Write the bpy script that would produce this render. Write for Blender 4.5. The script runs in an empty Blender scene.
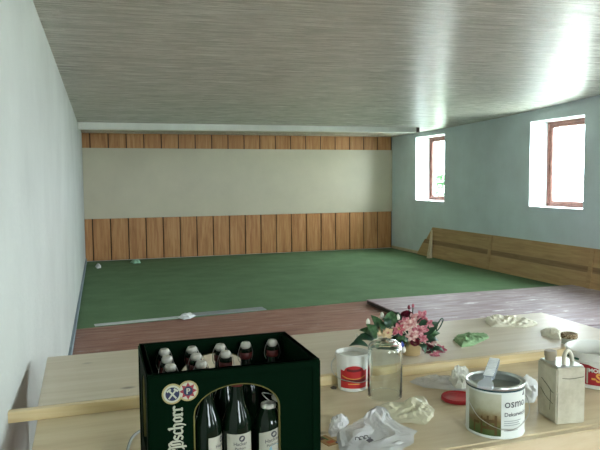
import bpy, bmesh, math, random
import numpy as np
from mathutils import Vector, Matrix, noise
random.seed(7)
S = bpy.context.scene
C = S.collection
PI = math.pi

# ------------------------------------------------------------ camera
EYE = 1.49
F = 636.0
_vy = np.array([90 - 300, -(182 - 225), F]); _vx = np.array([2240 - 300, -(164 - 225), F])
_Y = _vy / np.linalg.norm(_vy)
_X = _vx - _Y * (_vx @ _Y); _X = _X / np.linalg.norm(_X)
_Z = np.cross(_X, _Y)
if _Z[1] < 0: _Z = -_Z
ROT = np.array([_X, _Y, _Z])                     # columns: camera right, up, forward in the world
cam = bpy.data.cameras.new('camera'); cam.sensor_width = 36; cam.lens = F / 600 * 36
cam.clip_start = 0.02
co = bpy.data.objects.new('camera', cam); C.objects.link(co)
m = Matrix.Identity(4)
for i in range(3):
    m[i][0] = ROT[i, 0]; m[i][1] = ROT[i, 1]; m[i][2] = -ROT[i, 2]
m[2][3] = EYE
co.matrix_world = m
S.camera = co

# ------------------------------------------------------------ world, exposure
w = bpy.data.worlds.new('overcast'); S.world = w; w.use_nodes = True
bg = w.node_tree.nodes['Background']
bg.inputs[0].default_value = (0.90, 0.985, 1.06, 1); bg.inputs[1].default_value = 14.0
S.view_settings.view_transform = 'Standard'; S.view_settings.look = 'None'
S.view_settings.exposure = 1.27; S.view_settings.gamma = 1.0
S.view_settings.use_curve_mapping = False
WIN = [(10.3, 11.4), (6.82, 7.92), (3.34, 4.94), (-0.40, 1.90)]   # window openings along the right wall
WX, WOUT = 6.19, 6.62
for a, b in WIN:                                  # sampling portals for the daylight
    L = bpy.data.lights.new('daylight_portal', 'AREA'); L.shape = 'RECTANGLE'
    L.size = 1.26; L.size_y = b - a
    L.cycles.is_portal = True
    o = bpy.data.objects.new('daylight_portal', L); C.objects.link(o)
    o.location = (WOUT + 0.01, (a + b) / 2, 1.69)
    o.rotation_euler = (0, PI / 2, 0)
YB, YF = 12.475, -2.0
WINF = [(0.7, 1.7), (3.9, 4.9)]       # windows in the wall behind the photographer
for a, b in WINF:
    L = bpy.data.lights.new('daylight_portal', 'AREA'); L.shape = 'RECTANGLE'
    L.size = b - a; L.size_y = 1.265
    L.cycles.is_portal = True
    o = bpy.data.objects.new('daylight_portal', L); C.objects.link(o)
    o.location = ((a + b) / 2, YF - 0.32, 1.69)
    o.rotation_euler = (PI / 2, 0, 0)

# ------------------------------------------------------------ helpers
def ray(u, v): return ROT @ np.array([u - 300, -(v - 225), F])
def G(u, v, z):
    d = ray(u, v); t = (z - EYE) / d[2]; return Vector((d[0] * t, d[1] * t, z))
def atY(u, v, y):
    d = ray(u, v); t = y / d[1]; return Vector((d[0] * t, y, EYE + d[2] * t))

def link(name, me, mat=None, parent=None, smooth=False):
    o = bpy.data.objects.new(name, me); C.objects.link(o)
    if mat: me.materials.append(mat)
    if smooth:
        for p in me.polygons: p.use_smooth = True
    if parent: o.parent = parent
    return o
def obj(name, bm, mat=None, parent=None, smooth=False, sharp=None):
    bmesh.ops.recalc_face_normals(bm, faces=bm.faces)
    me = bpy.data.meshes.new(name); bm.to_mesh(me); bm.free()
    o = link(name, me, mat, parent, smooth or sharp is not None)
    if sharp is not None: me.set_sharp_from_angle(angle=math.radians(sharp))
    return o
def tag(o, label=None, cat=None, group=None, kind=None):
    if label: o['label'] = label
    if cat: o['category'] = cat
    if group: o['group'] = group
    if kind: o['kind'] = kind
    return o
def thing(name, label, cat, loc=(0, 0, 0), rz=0, group=None):
    o = bpy.data.objects.new(name, None); C.objects.link(o)
    o.empty_display_size = 0.05
    o.location = loc; o.rotation_euler = (0, 0, rz)
    return tag(o, label, cat, group)
def struct(name, bm, mat, parent=None, **k):
    o = obj(name, bm, mat, parent, **k); o['kind'] = 'structure'; return o
def box(bm, x0, x1, y0, y1, z0, z1, bev=0):
    vs = [bm.verts.new((x, y, z)) for z in (z0, z1) for x, y in ((x0, y0), (x1, y0), (x1, y1), (x0, y1))]
    fs = [bm.faces.new([vs[i] for i in f]) for f in ((3, 2, 1, 0), (4, 5, 6, 7), (0, 1, 5, 4), (1, 2, 6, 5), (2, 3, 7, 6), (3, 0, 4, 7))]
    if bev:
        es = list({e for f in fs for e in f.edges})
        bmesh.ops.bevel(bm, geom=es, offset=bev, segments=2, affect='EDGES')
    return vs
def lathe(bm, prof, n=40, cx=0, cy=0, close=False):
    rings = []
    for r, z in prof:
        if r < 1e-6: rings.append([bm.verts.new((cx, cy, z))])
        else: rings.append([bm.verts.new((cx + r * math.cos(2 * PI * k / n), cy + r * math.sin(2 * PI * k / n), z)) for k in range(n)])
    pairs = list(zip(rings[:-1], rings[1:]))
    if close: pairs.append((rings[-1], rings[0]))
    for a, b in pairs:
        for k in range(n):
            k2 = (k + 1) % n
            if len(a) == 1 and len(b) == 1: continue
            if len(a) == 1: bm.faces.new((a[0], b[k], b[k2]))
            elif len(b) == 1: bm.faces.new((a[k], b[0], a[k2]))
            else: bm.faces.new((a[k], b[k], b[k2], a[k2]))
def tube(bm, pts, r, n=8, closed=False):
    pts = [Vector(p) for p in pts]; N = len(pts); rings = []
    up = None
    for i, p in enumerate(pts):
        if closed: t = pts[(i + 1) % N] - pts[i - 1]
        else: t = pts[min(i + 1, N - 1)] - pts[max(i - 1, 0)]
        t.normalize()
        if up is None:
            up = Vector((0, 0, 1)) if abs(t.z) < 0.9 else Vector((1, 0, 0))
        a = t.cross(up); a.normalize(); b = a.cross(t); b.normalize(); up = b
        rr = r[i] if isinstance(r, (list, tuple)) else r
        rings.append([bm.verts.new(p + a * rr * math.cos(2 * PI * k / n) + b * rr * math.sin(2 * PI * k / n)) for k in range(n)])
    for i in range(N if closed else N - 1):
        A, B = rings[i], rings[(i + 1) % N]
        for k in range(n): bm.faces.new((A[k], A[(k + 1) % n], B[(k + 1) % n], B[k]))
    if not closed:
        bm.faces.new(rings[0][::-1]); bm.faces.new(rings[-1])
def arc(cx, cz, rx, rz, a0, a1, n, y=0): return [Vector((cx + rx * math.cos(a0 + (a1 - a0) * i / n), y, cz + rz * math.sin(a0 + (a1 - a0) * i / n))) for i in range(n + 1)]
def smoothpath(pts, n=8):
    pts = [Vector(p) for p in pts]; out = []
    for i in range(len(pts) - 1):
        p0, p1, p2, p3 = pts[max(i - 1, 0)], pts[i], pts[i + 1], pts[min(i + 2, len(pts) - 1)]
        for k in range(n):
            t = k / n
            out.append(0.5 * ((2 * p1) + (p2 - p0) * t + (2 * p0 - 5 * p1 + 4 * p2 - p3) * t * t + (3 * p1 - p0 - 3 * p2 + p3) * t ** 3))
    out.append(pts[-1]); return out

# ------------------------------------------------------------ materials
def mat(name, col=(0.5, 0.5, 0.5), rough=0.5, metal=0, spec=0.5, trans=0, ior=1.45):
    M = bpy.data.materials.new(name); M.use_nodes = True
    b = M.node_tree.nodes['Principled BSDF']
    b.inputs['Base Color'].default_value = (*col, 1); b.inputs['Roughness'].default_value = rough
    b.inputs['Metallic'].default_value = metal; b.inputs['Specular IOR Level'].default_value = spec
    b.inputs['Transmission Weight'].default_value = trans; b.inputs['IOR'].default_value = ior
    return M
def nd(M, t, **k):
    n = M.node_tree.nodes.new(t)
    for a, v in k.items(): setattr(n, a, v)
    return n
def coords(M, scale=(1, 1, 1), rot=(0, 0, 0)):
    tc = nd(M, 'ShaderNodeTexCoord'); mp = nd(M, 'ShaderNodeMapping')
    mp.inputs['Scale'].default_value = scale; mp.inputs['Rotation'].default_value = rot
    M.node_tree.links.new(tc.outputs['Object'], mp.inputs[0]); return mp.outputs[0]
def ramp(M, fac, stops):
    r = nd(M, 'ShaderNodeValToRGB'); e = r.color_ramp.elements
    while len(e) < len(stops): e.new(0.5)
    for i, (p, c) in enumerate(stops): e[i].position = p; e[i].color = (*c, 1)
    M.node_tree.links.new(fac, r.inputs[0]); return r.outputs[0]
def noisetex(M, vec, scale=5, detail=4, rough=0.55, dist=0):
    n = nd(M, 'ShaderNodeTexNoise'); n.inputs['Scale'].default_value = scale; n.inputs['Detail'].default_value = detail
    n.inputs['Roughness'].default_value = rough; n.inputs['Distortion'].default_value = dist
    M.node_tree.links.new(vec, n.inputs['Vector']); return n.outputs['Fac']
def mixc(M, a, b, f, mode='MIX'):
    x = nd(M, 'ShaderNodeMix', data_type='RGBA', blend_type=mode)
    for s, v in ((6, a), (7, b), (0, f)):
        if hasattr(v, 'links'): M.node_tree.links.new(v, x.inputs[s])
        elif s == 0: x.inputs[0].default_value = v
        else: x.inputs[s].default_value = (*v, 1)
    return x.outputs[2]
def bsdf(M): return M.node_tree.nodes['Principled BSDF']
def setcol(M, out): M.node_tree.links.new(out, bsdf(M).inputs['Base Color'])
def bump(M, h, strength=0.3, dist=0.01):
    b = nd(M, 'ShaderNodeBump'); b.inputs['Strength'].default_value = strength; b.inputs['Distance'].default_value = dist
    M.node_tree.links.new(h, b.inputs['Height']); M.node_tree.links.new(b.outputs[0], bsdf(M).inputs['Normal']); return b
def wood(name, cols, scale=(0.8, 14, 14), rough=0.5, knots=True, bs=0.15, rot=(0, 0, 0), spec=0.4):
    M = mat(name, rough=rough, spec=spec)
    v = coords(M, scale, rot)
    f = noisetex(M, v, 2.2, 6, 0.6, 0.6)
    c = ramp(M, f, [(0.3, cols[0]), (0.5, cols[1]), (0.7, cols[2])])
    if knots:
        v2 = coords(M, (scale[0] * 1.6, scale[1] * .3, scale[2] * .3), rot)
        vo = nd(M, 'ShaderNodeTexVoronoi'); vo.inputs['Scale'].default_value = 2.0
        M.node_tree.links.new(v2, vo.inputs['Vector'])
        k = ramp(M, vo.outputs['Distance'], [(0.03, (1, 1, 1)), (0.10, (0, 0, 0))])
        c = mixc(M, c, tuple(x * 0.45 for x in cols[0]), k)
    setcol(M, c); bump(M, f, bs, 0.004)
    return M
def plaster(name, col, var=0.08, bs=0.25, rough=0.85):
    M = mat(name, rough=rough, spec=0.25)
    v = coords(M)
    f = noisetex(M, v, 1.3, 5, 0.6)
    c = ramp(M, f, [(0.3, tuple(x * (1 - var) for x in col)), (0.7, tuple(min(1, x * (1 + var)) for x in col))])
    setcol(M, c)
    bump(M, noisetex(M, v, 26, 5, 0.6), bs, 0.02); return M
def thin(name, col, alpha, rough=0.15, tint=(1, 1, 1), gl=0.25):
    """thin sheet: transparent + diffuse/translucent + gloss"""
    M = bpy.data.materials.new(name); M.use_nodes = True; nt = M.node_tree; nt.nodes.clear()
    out = nt.nodes.new('ShaderNodeOutputMaterial')
    tr = nt.nodes.new('ShaderNodeBsdfTransparent'); tr.inputs[0].default_value = (*tint, 1)
    df = nt.nodes.new('ShaderNodeBsdfDiffuse'); df.inputs[0].default_value = (*col, 1)
    tl = nt.nodes.new('ShaderNodeBsdfTranslucent'); tl.inputs[0].default_value = (*col, 1)
    g = nt.nodes.new('ShaderNodeBsdfGlossy'); g.inputs['Roughness'].default_value = rough
    m0 = nt.nodes.new('ShaderNodeMixShader'); m0.inputs[0].default_value = 0.12
    m1 = nt.nodes.new('ShaderNodeMixShader'); m1.inputs[0].default_value = alpha
    m2 = nt.nodes.new('ShaderNodeMixShader')
    fr = nt.nodes.new('ShaderNodeLayerWeight'); fr.inputs[0].default_value = gl * 0.5
    l = nt.links.new
    l(df.outputs[0], m0.inputs[1]); l(tl.outputs[0], m0.inputs[2])
    l(tr.outputs[0], m1.inputs[1]); l(m0.outputs[0], m1.inputs[2])
    l(fr.outputs['Fresnel'], m2.inputs[0]); l(m1.outputs[0], m2.inputs[1]); l(g.outputs[0], m2.inputs[2])
    l(m2.outputs[0], out.inputs[0]); return M

M_wall = plaster('white_limewash', (0.47, 0.49, 0.455))
M_wallR = plaster('cool_limewash', (0.68, 0.79, 0.83))
M_back = plaster('back_plaster', (0.6, 0.6, 0.55))
M_reveal = plaster('white_reveal', (0.72, 0.76, 0.76))
M_carpet = mat('green_carpet', rough=0.9, spec=0.2)
_v = coords(M_carpet)
setcol(M_carpet, ramp(M_carpet, noisetex(M_carpet, _v, 2.0, 6, 0.6), [(0.3, (0.095, 0.165, 0.080)), (0.7, (0.135, 0.22, 0.115))]))
bump(M_carpet, noisetex(M_carpet, _v, 300, 3), 0.4, 0.004)
def scuffed(name, a, b, c, rough, sc=(1, 6, 1), dirt_glare=(0.45, 0.38, 0.36)):
    M = mat(name, rough=rough, spec=0.5)
    v = coords(M, sc)
    f = noisetex(M, v, 2.5, 8, 0.65, 0.4)
    col = ramp(M, f, [(0.3, a), (0.5, b), (0.68, c)])
    s = ramp(M, noisetex(M, coords(M, (1.5, 5, 1)), 1.7, 8, 0.7), [(0.60, (0, 0, 0)), (0.68, (1, 1, 1))])
    col = mixc(M, col, dirt_glare, s)
    setcol(M, col)
    bump(M, noisetex(M, coords(M, (2, 12, 2)), 3, 6, 0.65), 0.5, 0.006)
    return M
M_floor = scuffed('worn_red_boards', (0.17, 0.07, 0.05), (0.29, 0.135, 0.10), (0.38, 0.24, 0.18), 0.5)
M_slab = scuffed('worn_glossy_red_boards', (0.22, 0.15, 0.155), (0.33, 0.255, 0.265), (0.46, 0.39, 0.41), 0.55, dirt_glare=(0.78, 0.76, 0.77))  # pale patches put the window glare into the deck colour
M_slabedge = wood('slab_edge', ((0.035, 0.025, 0.018), (0.05, 0.035, 0.025), (0.07, 0.05, 0.035)), knots=False)
# ceiling: whitewashed planks running along x
M_ceil = mat('whitewashed_ceiling_boards', rough=0.24, spec=0.5)
_f = noisetex(M_ceil, coords(M_ceil, (0.8, 11, 1)), 3, 9, 0.8, 0.4)
_j = noisetex(M_ceil, coords(M_ceil, (0.03, 7, 1)), 2.2, 2, 0.5, 0.0)
_c = ramp(M_ceil, _f, [(0.30, (0.38, 0.365, 0.30)), (0.5, (0.55, 0.54, 0.465)), (0.68, (0.74, 0.735, 0.66))])
_g = ramp(M_ceil, _j, [(0.3, (0.86, 0.86, 0.84)), (0.55, (1, 1, 1))])
setcol(M_ceil, mixc(M_ceil, _c, _g, 1.0, 'MULTIPLY'))
_b2 = noisetex(M_ceil, coords(M_ceil, (0.9, 13, 1)), 4, 6, 0.7, 0.5)
_a = nd(M_ceil, 'ShaderNodeMath', operation='MULTIPLY_ADD'); _a.inputs[1].default_value = 0.8
M_ceil.node_tree.links.new(_b2, _a.inputs[0]); M_ceil.node_tree.links.new(_f, _a.inputs[2])
bump(M_ceil, _a.outputs[0], 0.62, 0.016)
_r = nd(M_ceil, 'ShaderNodeMapRange'); _r.inputs[1].default_value = .35; _r.inputs[2].default_value = .65; _r.inputs[3].default_value = .15; _r.inputs[4].default_value = .36
M_ceil.node_tree.links.new(_b2, _r.inputs[0]); M_ceil.node_tree.links.new(_r.outputs[0], bsdf(M_ceil).inputs['Roughness'])
M_beam = plaster('whitewashed_beam', (0.76, 0.77, 0.71), 0.12, 0.3, 0.6)
M_panelwood = wood('orange_pine_panelling', ((0.34, 0.145, 0.050), (0.46, 0.22, 0.082), (0.56, 0.30, 0.13)), (9, 9, 0.7), 0.45, True)
M_panelback = mat('panel_groove', (0.03, 0.015, 0.008), 0.8)
M_white = plaster('cream_painted_panel', (0.54, 0.495, 0.37), 0.06, 0.06, 0.32)
M_base = plaster('grey_skirting', (0.22, 0.27, 0.30), 0.1, 0.1, 0.6)
M_winwood = wood('red_brown_window_wood', ((0.19, 0.08, 0.06), (0.25, 0.11, 0.085), (0.31, 0.15, 0.115)), (6, 6, 6), 0.4, False)
M_pane = thin('window_glass', (1, 1, 1), 0.0, 0.02, (0.97, 0.99, 0.98), 0.06)
M_pine = wood('pale_pine', ((0.58, 0.46, 0.28), (0.65, 0.54, 0.35), (0.70, 0.60, 0.42)), (1.0, 10, 10), 0.42, True)
M_pine2 = wood('pine_grey_reflection', ((0.58, 0.50, 0.37), (0.64, 0.56, 0.43), (0.68, 0.61, 0.49)), (1.0, 10, 10), 0.4, True)  # greyer than the table pine: blue window reflection mixed into the colour
M_batten = wood('yellow_batten', ((0.62, 0.47, 0.24), (0.70, 0.56, 0.31), (0.76, 0.63, 0.39)), (1.0, 14, 14), 0.45, False)
M_lean = wood('brown_board', ((0.40, 0.26, 0.12), (0.50, 0.33, 0.16), (0.57, 0.40, 0.20)), (9, 0.8, 9), 0.5, False)
M_lean2 = wood('dark_gap_brown', ((0.24, 0.15, 0.075), (0.30, 0.19, 0.095), (0.36, 0.235, 0.12)), (9, 0.8, 9), 0.55, False)
M_lath = wood('pale_lath', ((0.60, 0.50, 0.34), (0.68, 0.58, 0.42), (0.74, 0.65, 0.48)), (8, 8, 1), 0.5, False)

# ------------------------------------------------------------ room
def LX(y): return -0.29 + 0.0137 * y                # left wall runs slightly out of square
def CZ(x, y):                                       # the old ceiling is not level
    r = np.interp(y, [0, 6.57, 7.3, 8.65, 10.5, 12.5], [2.62, 2.545, 2.505, 2.45, 2.41, 2.40])
    l = 2.39
    t = min(1, max(0, (x + 0.2) / 6.4)); return l + (r - l) * t ** 1.3

bm = bmesh.new(); box(bm, -0.8, 6.9, YF - 0.3, YB + 0.3, -0.12, 0.0); struct('floor', bm, M_floor)
bm = bmesh.new()
nx, ny = 24, 60
gr = [[bm.verts.new((-0.6 + 7.3 * i / nx, YF - .2 + (YB - YF + .4) * j / ny, CZ(-0.6 + 7.3 * i / nx, YF - .2 + (YB - YF + .4) * j / ny))) for j in range(ny + 1)] for i in range(nx + 1)]
for i in range(nx):
    for j in range(ny): bm.faces.new((gr[i][j], gr[i][j + 1], gr[i + 1][j + 1], gr[i + 1][j]))
r_ = bmesh.ops.extrude_face_region(bm, geom=list(bm.faces))
bmesh.ops.translate(bm, verts=[v for v in r_['geom'] if isinstance(v, bmesh.types.BMVert)], vec=(0, 0, 0.12))
struct('ceiling', bm, M_ceil, smooth=False)
bm = bmesh.new()                                    # left wall
vs = [bm.verts.new((x, y, z)) for z in (-0.1, 2.75) for x, y in ((LX(YF) - .3, YF), (LX(YF), YF), (LX(YB + .2), YB + .2), (LX(YB) - .3, YB + .2))]
for f in ((0, 1, 2, 3), (4, 5, 6, 7), (0, 1, 5, 4), (1, 2, 6, 5), (2, 3, 7, 6), (3, 0, 4, 7)): bm.faces.new([vs[i] for i in f])
struct('wall_left', bm, M_wall)
bm = bmesh.new(); box(bm, -0.6, 6.7, YB, YB + 0.25, -0.1, 2.75); struct('wall_back', bm, M_back)
WZ0, WZ1 = 1.06, 2.325
bm = bmesh.new()                                    # right wall, with the four window openings
ys = [YF] + [q for a, b in sorted(WIN) for q in (a, b)] + [YB]
zs = [-0.1, WZ0, WZ1, 2.9]
def holed(bm, ts, P):
    g = {}
    def gv(i, j, d):
        if (i, j, d) not in g: g[(i, j, d)] = bm.verts.new(P(ts[i], zs[j], d))
        return g[(i, j, d)]
    for i in range(len(ts) - 1):
        for j in range(3):
            if j == 1 and i % 2 == 1:
                for (p, q) in (((i, 1), (i + 1, 1)), ((i + 1, 1), (i + 1, 2)), ((i + 1, 2), (i, 2)), ((i, 2), (i, 1))):
                    bm.faces.new((gv(*p, 0), gv(*q, 0), gv(*q, 1), gv(*p, 1)))
                continue
            for d in (0, 1): bm.faces.new((gv(i, j, d), gv(i + 1, j, d), gv(i + 1, j + 1, d), gv(i, j + 1, d)))
holed(bm, ys, lambda t, z, d: (WOUT if d else WX, t, z))
struct('wall_right', bm, M_wallR)
bm = bmesh.new()
holed(bm, [-0.8] + [q for w_ in WINF for q in w_] + [6.7], lambda t, z, d: (t, YF - .3 if d else YF, z))
struct('wall_front', bm, M_wall)
for n, (a, b) in enumerate(WINF):
    bm = bmesh.new(); t = .07; y0, y1 = YF - .27, YF - .2
    box(bm, a, b, y0, y1, WZ0, WZ0 + t); box(bm, a, b, y0, y1, WZ1 - t, WZ1)
    for q in (a, (a + b - t) / 2, b - t): box(bm, q, q + t, y0, y1, WZ0 + t, WZ1 - t)
    wo = struct('window_%d' % (n + 5), bm, M_winwood)
    bm = bmesh.new(); box(bm, a, b, YF - .237, YF - .231, WZ0, WZ1); obj('glass_pane', bm, M_pane, wo)
# windows: brown-red casements set at the outside of deep white reveals
for n, (a, b) in enumerate(WIN):
    bm = bmesh.new()
    f0, f1, t = 6.50, 6.57, 0.045
    box(bm, f0, f1, a, b, WZ0, WZ0 + t, .004); box(bm, f0, f1, a, b, WZ1 - t, WZ1, .004)
    box(bm, f0, f1, a, a + t, WZ0 + t, WZ1 - t, .004); box(bm, f0, f1, b - t, b, WZ0 + t, WZ1 - t, .004)
    wo = struct('window_%d' % (n + 1), bm, M_winwood)
    bm = bmesh.new(); s = 0.05; c0, c1, d0, d1 = a + t, b - t, WZ0 + t, WZ1 - t
    box(bm, 6.515, 6.56, c0, c1, d0, d0 + s, .004); box(bm, 6.515, 6.56, c0, c1, d1 - s, d1, .004)
    box(bm, 6.515, 6.56, c0, c0 + s, d0 + s, d1 - s, .004); box(bm, 6.515, 6.56, c1 - s, c1, d0 + s, d1 - s, .004)
    obj('sash', bm, M_winwood, wo)
    bm = bmesh.new(); box(bm, 6.535, 6.541, c0 + s, c1 - s, d0 + s, d1 - s); obj('glass_pane', bm, M_pane, wo)
    # white lining of the opening: sill, head and two jambs
    bm = bmesh.new(); box(bm, WX - .012, f0, a, b, WZ0 - .001, WZ0 + .014, .003); obj('window_sill', bm, M_reveal, wo)
    bm = bmesh.new()
    box(bm, WX - .001, f0, b - .006, b + .001, WZ0 + .014, WZ1); box(bm, WX - .001, f0, a - .001, a + .006, WZ0 + .014, WZ1)
    box(bm, WX - .001, f0, a, b, WZ1 - .006, WZ1 + .001); obj('white_reveal', bm, M_reveal, wo)

# back wall: pine boards below and above, wide cream panel between
def boards(name, z0, z1):
    bm = bmesh.new(); x = -0.303
    while x < WX:
        a, b = max(x + .009, LX(YB)), min(x + .324 - .009, WX)
        if b - a > 0.02: box(bm, a, b, YB - .026, YB - .006, z0, z1, .006)
        x += .324
    o = struct(name, bm, M_panelwood)
    bm = bmesh.new(); box(bm, LX(YB), WX, YB - .012, YB, z0, z1); obj('groove_backing', bm, M_panelback, o)
boards('trim_1', 0.015, 0.80); boards('trim_2', 2.12, 2.44)
bm = bmesh.new(); box(bm, LX(YB), WX, YB - .042, YB, 0.802, 2.118, .004); struct('trim_3', bm, M_white)
bm = bmesh.new()                                    # white beam under the ceiling
vs = [bm.verts.new(p) for p in ((LX(10.2), 10.2, 2.285), (5.55, 10.2, 2.325), (5.55, 10.36, 2.325), (LX(10.2), 10.36, 2.285),
      (LX(10.2), 10.2, 2.42), (5.55, 10.2, 2.44), (5.55, 10.36, 2.44), (LX(10.2), 10.36, 2.42))]
for f in ((0, 1, 2, 3), (4, 5, 6, 7), (0, 1, 5, 4), (1, 2, 6, 5), (2, 3, 7, 6), (3, 0, 4, 7)): bm.faces.new([vs[i] for i in f])
bo = struct('trim_4', bm, M_beam)
bm = bmesh.new(); box(bm, 5.55, 5.62, 10.21, 10.35, 2.33, 2.43); obj('end_shadow_block', bm, M_slabedge, bo)  # dark block standing in for the shadow at the beam's end
bm = bmesh.new()
vs = [bm.verts.new((LX(y) + d, y, z)) for z in (0, 0.07) for y, d in ((YF, 0), (YF, .022), (YB - .05, .022), (YB - .05, 0))]
for f in ((0, 1, 2, 3), (4, 5, 6, 7), (0, 1, 5, 4), (1, 2, 6, 5), (2, 3, 7, 6), (3, 0, 4, 7)): bm.faces.new([vs[i] for i in f])
struct('baseboard_left', bm, M_base)
bm = bmesh.new(); box(bm, WX - .02, WX, YF, YB - .05, 0, .06); struct('baseboard_right', bm, M_lath)

# outside: ground shaped for ceiling reflections, and a shrub seen through the far window
M_paleground = mat('pale_bounce_ground', (0.50, 0.53, 0.46), 0.9)
bm = bmesh.new(); box(bm, -20, 60, -40, 60, -0.5, -0.3); struct('exterior_ground', bm, M_paleground)  # ground made pale so the ceiling reflects the windows white
M_greenstrip = mat('green_bounce', (0.07, 0.15, 0.035), 0.9)
bm = bmesh.new(); box(bm, 6.9, 10.6, 12.8, 50, -0.3, -0.28); struct('green_bounce_strip', bm, M_greenstrip)  # unseen strip added to turn the far window's ceiling reflection dim green
M_leafout = mat('shrub_leaves', (0.035, 0.10, 0.03), 0.7)
sh = thing('shrub', 'green shrub outside, seen through the far window', 'shrub', (12.6, 21.2, -0.3))
bm = bmesh.new(); tube(bm, [(0, 0, 0), (0.02, 0, .5), (0, .03, 1.0)], .05); obj('stem', bm, M_slabedge, sh)
bm = bmesh.new()
for k in range(900):
    a, z = random.uniform(0, 2 * PI), random.random()
    rr = (0.75 * math.sin(PI * (0.15 + 0.8 * z))) * math.sqrt(random.random())
    p = Vector((rr * math.cos(a), rr * math.sin(a), .35 + 1.6 * z)); d = Vector((random.gauss(0, 1), random.gauss(0, 1), random.gauss(0, 1))).normalized()
    e = d.orthogonal().normalized(); s = .09
    bm.faces.new([bm.verts.new(p + q) for q in (-d * s, e * s * .5, d * s, -e * s * .5)])
obj('foliage', bm, M_leafout, sh)

# ------------------------------------------------------------ floor coverings, leaning board
bm = bmesh.new()
pts = [(LX(6.78) + .022, 6.76), (1.9, 6.99), (3.2, 7.10), (WX - .02, 7.02), (WX - .02, YB - .03), (LX(YB) + .022, YB - .03)]
bm.faces.new([bm.verts.new((x, y, 0.001)) for x, y in pts])
r_ = bmesh.ops.extrude_face_region(bm, geom=list(bm.faces)); bmesh.ops.translate(bm, verts=[v for v in r_['geom'] if isinstance(v, bmesh.types.BMVert)], vec=(0, 0, .006))
tag(obj('carpet', bm, M_carpet), 'green carpet covering the far half of the hall floor', 'carpet')
def slab(x0, y0, x1, y1, label):
    t = thing('floor_platform', label, 'platform', (0, 0, 0))
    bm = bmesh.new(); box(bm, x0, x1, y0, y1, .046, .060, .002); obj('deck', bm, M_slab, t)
    bm = bmesh.new(); box(bm, x0 + .004, x1 - .004, y0 + .004, y1 - .004, .008, .046); obj('edge_board', bm, M_slabedge, t)
slab(3.1, 4.92, 6.168, 6.9, 'low glossy reddish platform beside the green carpet, window light shining on it')
slab(2.5, 2.95, 6.168, 4.88, 'low reddish platform behind the table, right of the flowers')

M_strip = mat('dull_aluminium', (0.33, 0.38, 0.42), 0.4, 0.6)
M_stripw = mat('whitish_strip', (0.50, 0.53, 0.52), 0.5)
M_paper = plaster('white_paper', (0.75, 0.77, 0.77), 0.05, 0.1)
def flat_strip(a, b, wdt, mtl, label, z=.007, th=.006):
    a, b = Vector((*a, 0)), Vector((*b, 0)); d = (b - a); L = d.length
    bm = bmesh.new(); box(bm, 0, L, -wdt / 2, wdt / 2, 0, th, .002)
    o = obj('threshold_strip', bm, mtl); o.location = (a.x, a.y, z); o.rotation_euler = (0, 0, math.atan2(d.y, d.x))
    return tag(o, label, 'floor strip', 'strips along the carpet edge')
flat_strip((0.0, 6.84), (0.90, 6.93), .10, M_stripw, 'pale narrow strip on the carpet edge, ending near the left wall')
flat_strip((0.97, 7.0), (1.88, 7.07), .17, M_strip, 'blue-grey metal strip on the carpet edge, right of the white paper scrap')

# leaning panel on the right wall
th_ = thing('leaning_panel', 'long low brown wooden panel leaning against the right wall under the windows', 'wood panel', (0, 0, 0))
PY0, PY1 = 4.2, 10.75
tilt = math.atan2(0.07, 0.56)
def leanbox(name, y0, y1, s0, s1, t0, t1, mtl):
    """s along the slope from the foot, t out from the panel's back"""
    bm = bmesh.new(); vs = box(bm, t0, t1, y0, y1, s0, s1, .003)
    R = Matrix.Rotation(tilt, 4, 'Y')
    for v in bm.verts:
        q = Matrix.Rotation(-0.0, 4, 'Y') @ v.co
        x, z = -q.x, q.z
        if q.y > 10: q.y += max(0, .57 - z) * .75
        v.co = Vector((6.098 + x * math.cos(tilt) + z * math.sin(tilt), q.y, .010 + z * math.cos(tilt) - x * math.sin(tilt) - .0))
    return obj(name, bm, mtl, th_)
leanbox('lower_board', PY0, PY1, 0.004, .25, -.02, 0, M_lean)
leanbox('upper_board', PY0, PY1 - .06, .33, .57, -.02, 0, M_lean)
leanbox('gap_shade_strip', PY0, PY1, .25, .33, -.025, -.005, M_lean2)  # dark strip painting the shaded gap between the two boards
for y in (8.8, 6.6, 4.6): leanbox('batten', y - .035, y + .035, .01, .555, 0, .018, M_lean)
bm = bmesh.new()                                    # pale wedge-shaped brace at the far end
vs = [bm.verts.new(p) for p in ((6.07, 10.52, .008), (5.985, 10.50, .008), (6.125, 10.60, .53), (6.07, 10.60, .008), (5.985, 10.58, .008), (6.125, 10.66, .53))]
for f in ((0, 1, 2), (5, 4, 3), (0, 3, 4, 1), (1, 4, 5, 2), (2, 5, 3, 0)): bm.faces.new([vs[i] for i in f])
obj('end_brace', bm, M_lath, th_)

# ------------------------------------------------------------ workbench
TL, TU = 0.75, 0.785
X0, X1 = -0.178, 2.245
RB = math.radians(0.6)
ROTB = ((1 - math.cos(RB) * 1 + math.sin(RB) * 2.1, 2.1 - math.cos(RB) * 2.1 - math.sin(RB) * 1, 0), RB)   # the bench stands a little askew
wb = thing('work_table', 'pale pine table top in the foreground carrying crate, cans and bucket', 'table', *ROTB)
bm = bmesh.new(); box(bm, X0, X1, 1.493, 2.70, TL - .035, TL, .002); obj('tabletop', bm, M_pine, wb)
bm = bmesh.new(); box(bm, X0 - .01, X1 + .01, 1.465, 1.4925, TL - .075, TL - .002, .003); obj('front_rail', bm, M_pine, wb)
for x in (X0 + .08, X1 - .08):
    for y in (1.55, 2.62):
        bm = bmesh.new(); box(bm, x - .035, x + .035, y - .035, y + .035, 0 if x < 2 else (.0 if y < 2 else .0), TL - .035, .003); obj('leg', bm, M_pine, wb)
bm = bmesh.new(); box(bm, X0, X1, 2.137, 2.735, TL + .0005, TU, .002)
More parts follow.
